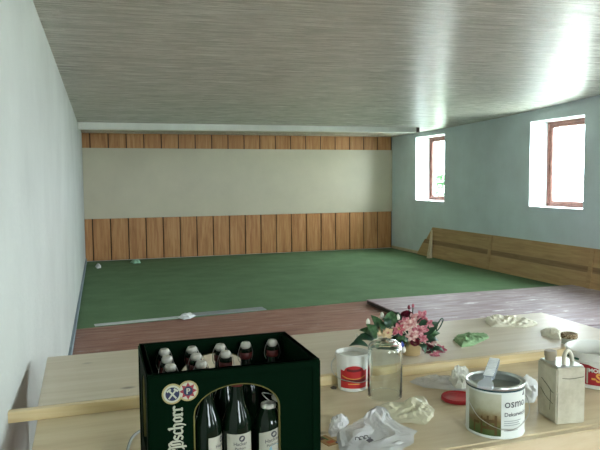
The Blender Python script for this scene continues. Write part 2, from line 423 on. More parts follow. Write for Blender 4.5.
o = obj('raised_board', bm, M_pine2); o.location, o.rotation_euler = ROTB[0], (0, 0, RB)
tag(o, 'wide pale pine board lying on the back of the table, flowers and rags on it', 'board')
bm = bmesh.new()
box(bm, -0.268, X1, 2.108, 2.1355, TL + .0005, TU + .0005, .002)
o = obj('batten_strip', bm, M_batten); o.location, o.rotation_euler = ROTB[0], (0, 0, RB)
tag(o, 'long thin yellow pine batten along the front of the raised board', 'batten')

# ------------------------------------------------------------ decals, lettering
def text_mesh(txt, size, align='LEFT', bold=0.0):
    cu = bpy.data.curves.new('txt', 'FONT'); cu.body = txt; cu.size = size; cu.align_x = align; cu.offset = bold; cu.resolution_u = 3
    o = bpy.data.objects.new('txt', cu); C.objects.link(o)
    me = bpy.data.meshes.new_from_object(o.evaluated_get(bpy.context.evaluated_depsgraph_get()))
    bpy.data.objects.remove(o); bpy.data.curves.remove(cu)
    bm = bmesh.new(); bm.from_mesh(me); bpy.data.meshes.remove(me)
    bmesh.ops.triangulate(bm, faces=bm.faces); return bm
def wrap(bm, r, a0, z0):
    """bend a flat drawing (x along, y up) round an upright cylinder; a0 = angle of x=0"""
    for v in bm.verts:
        x, y = v.co.x, v.co.y
        rr = r(z0 + y) if callable(r) else r
        a = a0 + x / rr; v.co = Vector((rr * math.cos(a), rr * math.sin(a), z0 + y))
    return bm
def strip_patch(x0, x1, bot, top, n=28, rows=1):
    bm = bmesh.new(); cols = []
    for i in range(n + 1):
        x = x0 + (x1 - x0) * i / n; b, t = bot(x), top(x)
        cols.append([bm.verts.new((x, b + (t - b) * j / rows, 0)) for j in range(rows + 1)])
    for i in range(n):
        for j in range(rows): bm.faces.new((cols[i][j], cols[i + 1][j], cols[i + 1][j + 1], cols[i][j + 1]))
    return bm
def disc2d(bm, cx, cy, r, n=32, z=0):
    bm.faces.new([bm.verts.new((cx + r * math.cos(2 * PI * k / n), cy + r * math.sin(2 * PI * k / n), z)) for k in range(n)])
def poly2d(bm, pts, z=0): bm.faces.new([bm.verts.new((x, y, z)) for x, y in pts])
def bar2d(bm, a, b, wd, z=0):
    a, b = Vector(a), Vector(b); d = (b - a).normalized(); n = Vector((-d.y, d.x)) * wd / 2
    poly2d(bm, [(a + n).to_tuple(), (a - n).to_tuple(), (b - n).to_tuple(), (b + n).to_tuple()], z)
def hull2d(pts):
    pts = sorted(set(pts)); 
    def half(p):
        h = []
        for q in p:
            while len(h) > 1 and (h[-1][0] - h[-2][0]) * (q[1] - h[-2][1]) - (h[-1][1] - h[-2][1]) * (q[0] - h[-2][0]) <= 0: h.pop()
            h.append(q)
        return h
    a, b = half(pts), half(pts[::-1]); return a[:-1] + b[:-1]
# broad-nib blackletter strokes (unit: x height = 1)
BL = {
 'H': (1.15, [[(.15, .1), (.15, 1.5), (.4, 1.7)], [(.15, .95), (.6, 1.1), (.9, .85), (.9, .1), (.75, -.25)], [(-.05, .0), (.3, .08)], [(.1, 1.55), (-.1, 1.4)]]),
 'a': (.82, [[(.1, .85), (.35, 1.0), (.58, .85), (.58, .12), (.75, .02)], [(.55, .6), (.15, .45), (.12, .12), (.3, 0), (.55, .15)]]),
 'c': (.62, [[(.55, .9), (.35, 1.0), (.12, .82), (.12, .15), (.32, 0), (.55, .12)]]),
 'k': (.75, [[(.15, 1.6), (.15, .1), (.25, 0)], [(.15, .6), (.45, .98), (.6, .85), (.3, .55), (.6, .1), (.72, 0)]]),
 'e': (.65, [[(.12, .55), (.55, .75), (.35, 1.0), (.12, .82), (.12, .15), (.32, 0), (.55, .12)]]),
 'r': (.6, [[(.02, .85), (.15, .98), (.15, .1), (.28, 0)], [(.15, .8), (.38, 1.0), (.55, .85)], [(.02, .05), (.15, 0)]]),
 '-': (.55, [[(.08, .5), (.42, .6)]]),
 'P': (1.1, [[(.3, -.35), (.3, 1.4), (.1, 1.6)], [(.0, -.1), (.3, .1), (.75, .0), (.98, .3), (.98, 1.2), (.7, 1.6), (.35, 1.45), (.1, 1.65)], [(.62, 1.3), (.62, .3)], [(-.15, .75), (.0, .95), (.0, 1.25)]]),
 's': (.68, [[(.55, .85), (.35, 1.0), (.12, .85), (.14, .6), (.52, .42), (.55, .15), (.32, 0), (.08, .12)]]),
 'h': (.82, [[(.15, 1.6), (.15, .1), (.25, 0)], [(.15, .8), (.4, 1.0), (.6, .82), (.6, .1), (.45, -.3)], [(.02, 1.5), (.15, 1.6)]]),
 'o': (.75, [[(.35, 1.0), (.12, .82), (.12, .15), (.35, 0), (.58, .18), (.58, .85), (.35, 1.0)]]),
}
def blackletter(txt, x_height):
    bm = bmesh.new(); x = 0
    nib = [(-.12, -.07), (.02, -.10), (.12, .07), (-.02, .10)]
    for ch in txt:
        wd, strokes = BL[ch]
        for st in strokes:
            for p, q in zip(st[:-1], st[1:]):
                h = hull2d([(round(x + a[0] + n[0], 4), round(a[1] + n[1], 4)) for a in (p, q) for n in nib])
                poly2d(bm, [(u * x_height, v * x_height) for u, v in h])
        x += wd
    return bm, x * x_height

# ------------------------------------------------------------ beer crate
M_crate = mat('dark_green_crate_plastic', (0.0003, 0.0075, 0.0022), 0.6, spec=0.03)
M_cratein = mat('crate_trim_olive', (0.13, 0.115, 0.028), 0.5)
M_gold = mat('pale_gold_print', (0.36, 0.30, 0.12), 0.5)
M_cream = mat('cream_print', (0.46, 0.47, 0.36), 0.5)
M_navy = mat('navy_print', (0.010, 0.018, 0.06), 0.5)
M_red = mat('red_print', (0.26, 0.02, 0.035), 0.5)
CW, CD, CH, CT = .404, .295, .31, .012
crate = thing('beer_crate', 'dark green plastic beer crate with lettering, full of bottles, standing on the table', 'crate', (.3115, 1.566, TL + .0006), math.radians(-0.4))
def arch_wall(L, half, spring, rise, bot, n=20):
    """wall in x-z from -L/2..L/2 with an arched opening; thickness CT towards +y"""
    bm = bmesh.new(); D = {}
    def V(x, z):
        k = (round(x, 5), round(z, 5))
        if k not in D: D[k] = bm.verts.new((x, 0, z))
        return D[k]
    xs = [-half * math.cos(PI * i / n) for i in range(n + 1)]
    top = lambda x: spring + rise * math.sqrt(max(0, 1 - (x / half) ** 2))
    def q(*p):
        p = [V(*a) for a in p]; u = []
        [u.append(a) for a in p if a not in u]
        bm.faces.new(u)
    for sx in (-1, 1):
        a, b = (-L / 2, -half) if sx < 0 else (half, L / 2)
        q((a, 0), (b, 0), (b, bot), (a, bot)); q((a, bot), (b, bot), (b, spring), (a, spring)); q((a, spring), (b, spring), (b, CH), (a, CH))
    for i in range(n):
        a, b = xs[i], xs[i + 1]
        q((a, 0), (b, 0), (b, bot), (a, bot)); q((a, top(a)), (b, top(b)), (b, CH), (a, CH))
    r_ = bmesh.ops.extrude_face_region(bm, geom=list(bm.faces))
    bmesh.ops.translate(bm, verts=[v for v in r_['geom'] if isinstance(v, bmesh.types.BMVert)], vec=(0, CT, 0))
    path = [(-half, CT / 2, bot)] + [(x, CT / 2, top(x)) for x in xs] + [(half, CT / 2, bot)]
    return bm, path
body = bmesh.new(); trim = bmesh.new()
def add_wall(L, half, spring, rise, bot, M):
    b, path = arch_wall(L, half, spring, rise, bot)
    bmesh.ops.transform(b, matrix=M, verts=b.verts)
    me = bpy.data.meshes.new('tmp'); b.to_mesh(me); b.free(); body.from_mesh(me); bpy.data.meshes.remove(me)
    tube(trim, [M @ Vector(p) for p in path], .0045, 6)
T = Matrix.Translation
add_wall(CW, .103, .205, .066, .06, T((0, -CD / 2, 0)))
add_wall(CW, .103, .205, .066, .06, T((0, CD / 2 - CT, 0)))
add_wall(CD - 2 * CT, .062, .215, .052, .09, T((CW / 2, 0, 0)) @ Matrix.Rotation(PI / 2, 4, 'Z'))
add_wall(CD - 2 * CT, .062, .215, .052, .09, T((-CW / 2 + CT, 0, 0)) @ Matrix.Rotation(PI / 2, 4, 'Z'))
box(body, -CW / 2 + CT, CW / 2 - CT, -CD / 2 + CT, CD / 2 - CT, 0.0, .008)
for sx in (-1, 1):                                  # raised rim and corner posts
    for sy in (-1, 1):
        x, y = sx * (CW / 2 - .010), sy * (CD / 2 - .010); box(body, x - .0125, x + .0125, y - .0125, y + .0125, .001, CH - .001, .004)
for y in (-CD / 2, CD / 2): box(body, -CW / 2 + .01, CW / 2 - .01, y - .003 if y < 0 else y - CT - .002, y + CT + .002 if y < 0 else y + .003, CH - .022, CH + .0, .003)
for x in (-CW / 2, CW / 2): box(body, x - .003 if x < 0 else x - CT - .002, x + CT + .002 if x < 0 else x + .003, -CD / 2 + .01, CD / 2 - .01, CH - .022, CH + .0, .003)
obj('crate_body', body, M_crate, crate)
obj('handle_trim', trim, M_cratein, crate, smooth=True)
bm = bmesh.new()
for k in range(1, 5): box(bm, -CW / 2 + .077 * k + .006, -CW / 2 + .079 * k + .0085, -CD / 2 + CT, CD / 2 - CT, .008, .075)
for k in range(1, 4): box(bm, -CW / 2 + CT, CW / 2 - CT, -CD / 2 + .072 * k, -CD / 2 + .072 * k + .0025, .008, .074)
obj('divider', bm, M_crate, crate)
def on_front(bm, lift):                             # drawing (x, y) -> the crate's front face
    for v in bm.verts: v.co = Vector((v.co.x, -CD / 2 - .0008 - lift, v.co.y))
    return bm
def ring_disc(cx, cy, r):
    bm = bmesh.new(); disc2d(bm, cx, cy, r); return bm
E1, E2, ER = (-.1490, .2630), (-.1140, .2665), .0235
em = obj('emblem', on_front(ring_disc(*E1, ER), .0004), M_gold, crate); tag(em, 'two overlapping round gold emblems, one blue, one red')
obj('emblem_disc', on_front(ring_disc(*E2, ER), .0006), M_gold, em)
obj('cream_disc', on_front(ring_disc(*E1, ER * .84), .0009), M_cream, em); obj('cream_disc', on_front(ring_disc(*E2, ER * .84), .0011), M_cream, em)
obj('blue_disc', on_front(ring_disc(*E1, ER * .66), .0013), M_navy, em)
bm = bmesh.new()                                    # crossed hammers
for s in (-1, 1):
    bar2d(bm, (E1[0] - s * .0085, E1[1] - .0105), (E1[0] + s * .0085, E1[1] + .0095), .0038)
    bar2d(bm, (E1[0] + s * .0035, E1[1] + .0115), (E1[0] + s * .0125, E1[1] + .0055), .0046)
obj('crossed_tools', on_front(bm, .0016), M_cream, em)
bm = bmesh.new(); pts = []
for k in range(16):
    a = PI / 2 + k * PI / 8; r = ER * (.86 if k % 2 == 0 else .52); pts.append((E2[0] + r * math.cos(a), E2[1] + r * math.sin(a)))
poly2d(bm, pts); obj('red_star', on_front(bm, .0016), M_red, em)
obj('blue_disc', on_front(ring_disc(*E2, ER * .45), .0019), M_navy, em)
bm = text_mesh('P', .018, 'CENTER', .0004)
for v in bm.verts: v.co += Vector((E2[0], E2[1] - .0062, 0))
obj('letter', on_front(bm, .0022), M_cream, em)
bm, wd = blackletter('Hacker-Pschorr', .0195)
for v in bm.verts: v.co = Vector((-v.co.y - .128, v.co.x, 0))      # reads upwards
zt = .2345
for v in bm.verts: v.co.y += zt - wd
sc = min(1, (zt - .012) / wd)
for v in bm.verts: v.co.y = zt - (zt - v.co.y) * sc
obj('lettering', on_front(bm, .0006), M_cream, crate)

# ------------------------------------------------------------ bottles
M_bottle = mat('dark_green_glass', (0.003, 0.010, 0.004), 0.10, spec=0.35)
M_stop = mat('white_porcelain', (0.42, 0.41, 0.35), 0.35)
M_rub = mat('red_rubber_foil', (0.09, 0.012, 0.010), 0.5)
M_wire = mat('wire', (0.55, 0.55, 0.52), 0.3, 0.9)
M_label = mat('cream_label', (0.40, 0.40, 0.32), 0.55)
M_ink = mat('dark_ink', (0.05, 0.05, 0.06), 0.6)
M_blue = mat('pale_blue_print', (0.16, 0.33, 0.42), 0.5)
BP = [(0, .001), (.030, .001), (.0345, .006), (.0345, .150), (.0335, .163), (.027, .183), (.0195, .203), (.0160, .222), (.0145, .245), (.0142, .262), (.0165, .264), (.0168, .272), (.0135, .274), (0, .2735)]
def make_bottle(label, grp, stopper=True):
    t = thing('beer_bottle', label, 'bottle', (0, 0, 0), 0, grp)
    bm = bmesh.new(); lathe(bm, BP, 24); obj('bottle_body', bm, M_bottle, t, sharp=50)
    bm = bmesh.new(); lathe(bm, [(.0152, .246), (.0172, .248), (.0172, .263), (.0152, .265)], 20, close=True); obj('neck_foil', bm, M_rub, t, sharp=50)
    if stopper:
        bm = bmesh.new(); lathe(bm, [(0, .274), (.0105, .274), (.0135, .277), (.0140, .286), (.0105, .291), (0, .2915)], 20); obj('stopper', bm, M_stop, t, sharp=50)
        bm = bmesh.new()
        for s in (-1, 1):
            tube(bm, smoothpath([(s * .0142, 0, .284), (s * .0200, .002, .268), (s * .0215, .004, .250), (s * .0165, .004, .236)], 4), .0011, 5)
        tube(bm, [(-.0142, 0, .284), (0, 0, .2885), (.0142, 0, .284)], .001, 5)
        obj('bail', bm, M_wire, t)
    return t
def copy_tree(o, parent=None):
    c = o.copy(); C.objects.link(c)
    if parent: c.parent = parent
    for ch in list(o.children): copy_tree(ch, c)
    return c
GB = 'swing-top bottles in the beer crate'
proto = make_bottle('x', GB)
bx = [-.140 + .0735 * k for k in range(5)]; by = [-.1085 + .0725 * k for k in range(4)]
RC = Matrix.Translation(crate.location) @ Matrix.Rotation(math.radians(-0.4), 4, 'Z')
spots = [(0, 3, 'first from the left in the rear row of the crate'), (1, 3, 'second from the left in the rear row of the crate'),
         (2, 3, 'third from the left, the middle of the rear row of the crate'), (3, 3, 'fourth from the left in the rear row of the crate'),
         (4, 3, 'last on the right in the rear row of the crate'),
         (0, 2, 'second from the rear in the leftmost column of the crate'), (1, 2, 'in the middle row of the crate, second from the left'),
         (2, 2, 'third from the left in the middle row of the crate'),
         (0, 1, 'nearest of three along the left side of the crate'), (1, 1, 'nearest stopper beside the left column, just above the crate arch'),
         (1, 0, 'behind the left end of the crate arch'), (2, 0, 'behind the middle of the crate arch, upright cream label')]
bott = {}
for i, (a, b, l) in enumerate(spots):
    o = proto if i == 0 else copy_tree(proto)
    o['label'] = 'dark swing-top bottle, ' + l
    o.location = RC @ Vector((bx[a] + random.uniform(-.002, .002), by[b], .0085)); o.rotation_euler = (0, 0, random.uniform(-.5, .5))
    bott[(a, b)] = o
def bottle_label(o, face, slant, txts, blue):
    r = .0351
    bot, top = (lambda x: .045), (lambda x: .139 + slant * x)
    lb = obj('paper_label', wrap(strip_patch(-.034, .034, bot, top, 20), r, face, 0), M_label, o)
    b = bmesh.new(); disc2d(b, .004, .131 + slant * .004 - .003, .0075, 16); obj('label_badge', wrap(b, r + .0004, face, 0), M_ink, lb)
    for k, (s, sz) in enumerate(txts):
        b = text_mesh(s, sz, 'CENTER', .0001)
        for v in b.verts: v.co.y += .112 - k * .010 + slant * v.co.x
        obj('lettering', wrap(b, r + .0004, face, 0), M_ink, lb)
    if blue:
        b = bmesh.new(); disc2d(b, .008, .088, .017, 24); obj('blue_roundel', wrap(b, r + .0005, face, 0), M_blue, lb)
fa = -PI / 2
bottle_label(bott[(2, 0)], fa - bott[(2, 0)].rotation_euler.z, 0, (('Hacker', .0115), ('Pschorr', .0085)), False)
bottle_label(bott[(1, 0)], fa - bott[(1, 0)].rotation_euler.z + .9, 0, (('Hacker', .0115),), False)
# the opened bottle on the right: bare lip, stopper hanging beside the neck
op = thing('beer_bottle', 'opened dark bottle with cream lip and dangling stopper in the crate arch', 'bottle', RC @ Vector((bx[3] + .003, by[0], .0085)), 0)
BP2 = [(r, z if z < .16 else .16 + (z - .16) * .42) for r, z in BP]
BP2 = [(0, .001), (.030, .001), (.0345, .006), (.0345, .148), (.032, .160), (.024, .173), (.0185, .182), (.0172, .1845)]
bm = bmesh.new(); lathe(bm, BP2, 24); obj('bottle_body', bm, M_bottle, op, sharp=50)
bm = bmesh.new(); lathe(bm, [(.0165, .1835), (.0185, .1845), (.0185, .192), (.0165, .194), (.011, .194), (.011, .186)], 22, close=True); obj('lip', bm, M_stop, op, sharp=50)
bm = bmesh.new(); lathe(bm, [(0, -.008), (.011, -.008), (.0135, -.004), (.0135, .004), (.010, .008), (0, .008)], 18)
bmesh.ops.transform(bm, matrix=T((.022, -.002, .205)) @ Matrix.Rotation(.5, 4, 'Y'), verts=bm.verts); stp = obj('stopper', bm, M_stop, op, sharp=50)
bm = bmesh.new(); lathe(bm, [(.010, .008), (.0135, .008), (.0135, .013), (.010, .013)], 18, close=True)
bmesh.ops.transform(bm, matrix=T((.022, -.002, .205)) @ Matrix.Rotation(.5, 4, 'Y'), verts=bm.verts); obj('rubber_ring', bm, M_rub, stp, sharp=50)
bm = bmesh.new(); tube(bm, smoothpath([(.0185, -.006, .188), (.005, -.016, .200), (-.012, -.014, .214), (-.016, -.006, .222), (.0, -.004, .218), (.020, -.002, .209)], 5), .0012, 5); obj('bail', bm, M_wire, op)
bottle_label(op, fa, .28, (('Hacker', .0125), ('Pschorr', .009)), True)

# ------------------------------------------------------------ tubs, jar, cans
M_plastic = mat('white_plastic', (0.72, 0.72, 0.66), 0.4)
M_redlab = mat('red_label', (0.50, 0.022, 0.025), 0.4)
M_redlab2 = mat('dark_red_label', (0.36, 0.02, 0.03), 0.45)
M_redlid = mat('red_plastic_lid', (0.45, 0.02, 0.028), 0.4)
M_yel = mat('gold_ink', (0.72, 0.38, 0.08), 0.5)
M_darkred = mat('maroon_ink', (0.14, 0.012, 0.015), 0.5)
M_greenp = mat('dark_green_plastic', (0.01, 0.09, 0.045), 0.45)
def facing(c): return math.atan2(-c.y, -c.x)        # direction from a thing towards the photographer's side

c = Vector((.866, 2.052, TL + .0006))
tub = thing('plastic_tub', 'small white plastic tub with arched red label, behind the glass jar', 'tub', c)
R0, R1, TH = .051, .0585, .132
tr_ = lambda z: R0 + (R1 - R0) * z / TH
bm = bmesh.new(); lathe(bm, [(0, .001), (R0 - .002, .001), (R0, .003), (R1 - .001, TH - .012), (R1 + .0015, TH - .012), (R1 + .0015, TH), (R1 - .002, TH), (R1 - .003, TH - .010), (R0 - .001, .02), (0, .02)], 48)
obj('tub_body', bm, M_plastic, tub, sharp=40)
bm = bmesh.new(); lathe(bm, [(R1 - .0035, TH - .016), (0, TH - .014)], 48); obj('contents', bm, M_plastic, tub, smooth=True)
fa = facing(c) + .12
e_ = lambda x: tr_(.06) + .0012
hw = .052
def tub_top(x):
    b = .073 + .006 * abs(x / hw) ** 2
    if abs(x) < .036: b = max(b, .0745 + .0205 * math.sqrt(max(0, 1 - (x / .036) ** 2)))
    return b
lab = obj('label', wrap(strip_patch(-hw, hw, lambda x: .014, tub_top, 48, 6), lambda z: tr_(z) + .0008, fa, 0), M_redlab, tub)
lab['label'] = 'red arched label with gold band'
def band(x0, x1, f, t, mtl, nm, lift=.0013):
    obj(nm, wrap(strip_patch(x0, x1, lambda x: f(x) - t / 2, lambda x: f(x) + t / 2, 32), lambda z: tr_(z) + lift, fa, 0), mtl, lab)
band(-.045, .045, lambda x: .058 - .010 * (1 - (x / .045) ** 2), .0035, M_yel, 'gold_band')
band(-.022, .022, lambda x: .030, .003, M_yel, 'gold_line')
band(-.046, .046, lambda x: .042, .008, M_darkred, 'dark_band')
band(-.027, .027, lambda x: .078 + .003 * (x / .027) ** 2, .009, M_darkred, 'dark_emblem')
fa2 = fa + 1.55                                     # second label on the side, seen through the jar
fa_keep, fa = fa, fa2
bm = strip_patch(-.012, .030, lambda x: .045, lambda x: .085, 12, 3)
s_ = obj('side_label', wrap(bm, lambda z: tr_(z) + .0008, fa, 0), mat('crimson_label', (0.40, 0.02, 0.07), 0.45), tub); s_['label'] = 'small crimson side label'
fa = fa_keep
bm = bmesh.new(); ax = fa + PI / 2
def hp(a, z, rr): return Vector((math.cos(a) * rr, math.sin(a) * rr, z))
tube(bm, smoothpath([hp(fa - 1.45, TH - .020, R1 + .004), hp(fa - 1.42, TH - .036, R1 + .017), hp(fa - 1.30, TH - .062, R1 + .018), hp(fa - .95, TH - .080, R1 + .012), hp(fa - .4, .047, R1 + .012), hp(fa + .3, .040, R1 + .010), hp(fa + .85, .050, R1 + .012), hp(fa + 1.25, TH - .055, R1 + .008), hp(fa + 1.5, TH - .020, R1 + .004)], 6), .0016, 6)
obj('wire_handle', bm, M_wire, tub)

# upturned glass jar
M_glass = mat('clear_glass', (0.93, 0.97, 0.95), 0.02, trans=1.0, ior=1.45)
c = Vector((.938, 1.937, TL + .0006))
jar = bmesh.new(); JR, JH = .0590, .192
o1 = [(JR - .004, 0), (JR - .001, .001), (JR, .004), (JR - .001, .012), (JR, .018), (JR, JH - .030), (JR - .003, JH - .016), (JR - .012, JH - .005), (JR - .022, JH), (0, JH - .001)]
i1 = [(0, JH - .006), (JR - .022, JH - .0055), (JR - .0135, JH - .011), (JR - .0062, JH - .020), (JR - .0034, JH - .032), (JR - .0034, .004), (JR - .005, .001)]
lathe(jar, o1 + i1, 56, close=True)
jo = obj('glass_jar', jar, M_glass, sharp=60); jo.location = c
tag(jo, 'big clear glass jar standing upside down beside the small white tub', 'jar')

# paint can
M_can = mat('can_white_label', (0.68, 0.72, 0.66), 0.35)
M_tin = mat('tinplate', (0.55, 0.58, 0.55), 0.28, 0.9)
M_canblue = mat('petrol_blue_stripe', (0.012, 0.06, 0.075), 0.4)
M_paint = mat('greenish_grey_paint', (0.30, 0.33, 0.27), 0.35)
M_photo = mat('garden_picture', rough=0.4)
_v = coords(M_photo, (1, 1, 1)); _n = noisetex(M_photo, _v, 38, 4, 0.6)
_s = nd(M_photo, 'ShaderNodeSeparateXYZ'); M_photo.node_tree.links.new(_v, _s.inputs[0])
_ad = nd(M_photo, 'ShaderNodeMath', operation='MULTIPLY_ADD'); _ad.inputs[1].default_value = .05; M_photo.node_tree.links.new(_n, _ad.inputs[0]); M_photo.node_tree.links.new(_s.outputs['Z'], _ad.inputs[2])
_m = nd(M_photo, 'ShaderNodeMapRange'); _m.inputs[1].default_value = .02; _m.inputs[2].default_value = .165; M_photo.node_tree.links.new(_ad.outputs[0], _m.inputs[0])
setcol(M_photo, ramp(M_photo, _m.outputs[0], [(0.08, (0.05, 0.09, 0.02)), (0.26, (0.09, 0.12, 0.03)), (0.38, (0.17, 0.11, 0.04)), (0.48, (0.26, 0.22, 0.11)), (0.62, (0.40, 0.39, 0.26)), (0.85, (0.50, 0.51, 0.38))]))
M_brown = mat('furniture_brown', (0.10, 0.06, 0.015), 0.5)
c = Vector((1.120, 1.571, TL + .0006)); OR, OH = .0835, .150
can = thing('paint_can', 'open white paint can with garden picture label and petrol-blue stripe', 'paint can', c)
bm = bmesh.new()
lathe(bm, [(0, .004), (OR - .003, .004), (OR - .003, .001), (OR, 0), (OR + .0015, .003), (OR, .006), (OR, OH - .013)], 64)
obj('can_body', bm, M_can, can, sharp=40)
bm = bmesh.new(); lathe(bm, [(OR + .0006, OH - .0150), (OR + .0006, OH - .0105)], 64); obj('blue_stripe', bm, M_canblue, can, smooth=True)
bm = bmesh.new(); lathe(bm, [(OR, OH - .011), (OR + .0025, OH - .008), (OR + .003, OH - .003), (OR + .001, OH), (OR - .002, OH - .001), (OR - .004, OH - .006), (OR - .008, OH - .007), (OR - .012, OH - .004), (OR - .014, OH - .003), (OR - .0145, OH - .007), (OR - .013, OH - .012), (OR - .003, OH - .014), (OR - .003, OH - .05), (0, OH - .05)], 64)
obj('rim', bm, M_tin, can, sharp=40)
bm = bmesh.new(); lathe(bm, [(OR - .0035, OH - .026), (0, OH - .026)], 48); obj('paint', bm, M_paint, can)
fa = facing(c) + .135
def canpatch(x0, x1, z0, z1, mtl, nm, parent, lift=.0007, n=24): return obj(nm, wrap(strip_patch(x0, x1, lambda x: z0, lambda x: z1, n, 6), OR + lift, fa, 0), mtl, parent)
pic = canpatch(-.098, .006, .0085, OH - .020, M_photo, 'picture', can)
for x0, x1, z0, z1 in ((-.052, -.046, .012, .062), (-.012, -.005, .012, .068), (-.052, -.005, .046, .055), (-.052, -.005, .026, .034), (-.034, -.028, .03, .066), (-.075, -.056, .038, .045), (-.075, -.070, .014, .045)):
    canpatch(x0, x1, z0, z1, M_brown, 'pictured_bench', pic, .0012, 8)
def cantext(t, size, x, z, nm, bold=0.0, mtl=M_ink, align='LEFT'):
    b = text_mesh(t, size, align, bold); obj(nm, wrap(b, OR + .0009, fa + x / OR, z), mtl, can)
cantext('osmo', .034, .0145, .0915, 'brand_lettering')
cantext('Dekorwachs', .0165, .0145, .0660, 'product_lettering', .0001)
b = bmesh.new(); poly2d(b, [(0, 0), (.012, 0), (.012, .014)])
obj('corner_mark', wrap(b, OR + .0009, fa + .077 / OR, .120), M_ink, can)
M_faint = mat('faint_ink', (0.30, 0.33, 0.31), 0.6)
for z, l in ((.0515, .058), (.0455, .050), (.0395, .055), (.024, .045)):
    canpatch(.0145, .0145 + l, z, z + .0020, M_faint, 'small_print', can, .0009)
bm = bmesh.new()
tube(bm, smoothpath([hp(fa - 1.18, OH - .052, OR + .001), hp(fa - 1.0, OH - .060, OR + .008), hp(fa - .55, OH - .092, OR + .014), hp(fa + .05, OH - .115, OR + .015), hp(fa + .55, OH - .112, OR + .015), hp(fa + 1.15, OH - .085, OR + .014), hp(fa + 1.5, OH - .055, OR + .008), hp(fa + 1.72, OH - .045, OR + .001)], 8), .0013, 6)
obj('wire_handle', bm, M_wire, can)

# brush lying across the can
M_bristle = mat('white_ribbed_bristles', (0.86, 0.88, 0.87), 0.5)
_v = coords(M_bristle); _wv = nd(M_bristle, 'ShaderNodeTexWave', bands_direction='Y'); _wv.inputs['Scale'].default_value = 55
M_bristle.node_tree.links.new(_v, _wv.inputs['Vector']); bump(M_bristle, _wv.outputs['Fac'], .6, .003)
M_steel = mat('bright_steel', (0.66, 0.72, 0.78), 0.35, 0.45)
pa = Vector((1.027, 1.489, TL + OH + .0055)); pb = Vector((1.143, 1.607, TL + OH + .040))
d = pb - pa; Lb = d.length
br = thing('paint_brush', 'flat brush with white ribbed bristles and steel ferrule across the open paint can', 'brush', pa, math.atan2(d.y, d.x) - PI / 2)
pit = math.asin(d.z / Lb)
def bmx(bm): bmesh.ops.transform(bm, matrix=Matrix.Rotation(pit, 4, 'X'), verts=bm.verts); return bm
def plate(bm, prof, th):                            # prof: (y, half width)
    a = [[bm.verts.new((s * w, y, z)) for s, z in ((-1, 0), (1, 0), (1, th), (-1, th))] for y, w in prof]
    for p, q in zip(a[:-1], a[1:]):
        for k in range(4): bm.faces.new((p[k], p[(k + 1) % 4], q[(k + 1) % 4], q[k]))
    bm.faces.new(a[0]); bm.faces.new(a[-1][::-1])
bm = bmesh.new(); plate(bm, [(0, .020), (.014, .022), (.026, .020), (.038, .0125), (.048, .011), (.058, .012)], .008); bmesh.ops.bevel(bm, geom=list(bm.edges), offset=.0012, segments=1); obj('ferrule', bmx(bm), M_steel, br)
bm = bmesh.new(); prof = []
for k in range(11):
    y = .056 + (Lb - .056) * k / 11; q = (Lb - .056) / 11
    prof += [(y, .0135), (y + q * .25, .0155), (y + q * .75, .0155), (y + q * .98, .0135)]
plate(bm, prof, .010); obj('bristles', bmx(bm), M_strip, br)
bm = bmesh.new()
for k in range(11):
    y = .056 + (Lb - .056) * (k + .5) / 11; box(bm, -.0138, .0138, y - .0026, y + .0026, .0080, .0135, .001)
obj('rib', bmx(bm), M_bristle, br)

# canister
M_canis = mat('dirty_beige_paint', rough=0.5)
_v = coords(M_canis); _f = noisetex(M_canis, _v, 14, 6, .65)
setcol(M_canis, ramp(M_canis, _f, [(0.3, (0.40, 0.37, 0.26)), (0.5, (0.53, 0.50, 0.38)), (0.7, (0.62, 0.60, 0.48))])); bump(M_canis, _f, .3, .004)
M_grime = mat('grime', (0.13, 0.13, 0.09), 0.7)
c0 = Vector((1.313, 1.527, 0)); cl_ = Vector((1.337, 1.640, 0)); cr_ = Vector((1.412, 1.524, 0))
e1 = Vector((.96, .02, 0)).normalized(); KW, KD, KH = .094, .110, .172
kz = math.atan2(.10, 1.0)
can2 = thing('canister', 'square beige metal canister with screw cap and loop handle, smeared with paint', 'canister', (1.362, 1.577, TL + .0006), math.radians(-9))
bm = bmesh.new(); box(bm, -KW / 2, KW / 2, -KD / 2, KD / 2, 0, KH, .004); obj('canister_body', bm, M_canis, can2)
bm = bmesh.new(); box(bm, -KW / 2 + .004, KW / 2 - .004, -KD / 2 + .004, KD / 2 - .004, KH - .001, KH + .004, .002); obj('top_plate', bm, M_tin, can2)
bm = bmesh.new(); lathe(bm, [(.016, KH + .003), (.016, KH + .016), (.013, KH + .018)], 24, -.020, .028); lathe(bm, [(.0175, KH + .015), (.0185, KH + .017), (.0185, KH + .030), (.017, KH + .032), (0, KH + .032)], 24, -.020, .028); obj('screw_cap', bm, mat('brownish_cap', (0.33, 0.27, 0.18), 0.5), can2, sharp=40)
bm = bmesh.new(); tube(bm, smoothpath([(-.008, -.026, KH + .002), (-.006, -.024, KH + .026), (.004, -.018, KH + .040), (.018, -.010, KH + .038), (.029, -.006, KH + .022), (.033, -.004, KH + .002)], 6), .0066, 8); obj('loop_handle', bm, M_canis, can2, smooth=True)
bm = bmesh.new(); 
tube(bm, smoothpath([(-KW / 2 - .0003, .03, .12), (-KW / 2 - .0006, .0, .108), (-KW / 2 - .0004, -.03, .094), (-KW / 2 + .004, -.052, .092)], 5), .0013, 5)
tube(bm, smoothpath([(-KW / 2 - .0003, .035, .088), (-KW / 2 - .0006, .005, .070), (-KW / 2 - .0004, -.035, .058)], 5), .0011, 5)
tube(bm, smoothpath([(-KW / 2 - .0003, -.02, .10), (-KW / 2 - .0006, -.022, .07), (-KW / 2 - .0004, -.019, .035)], 5), .0010, 5)
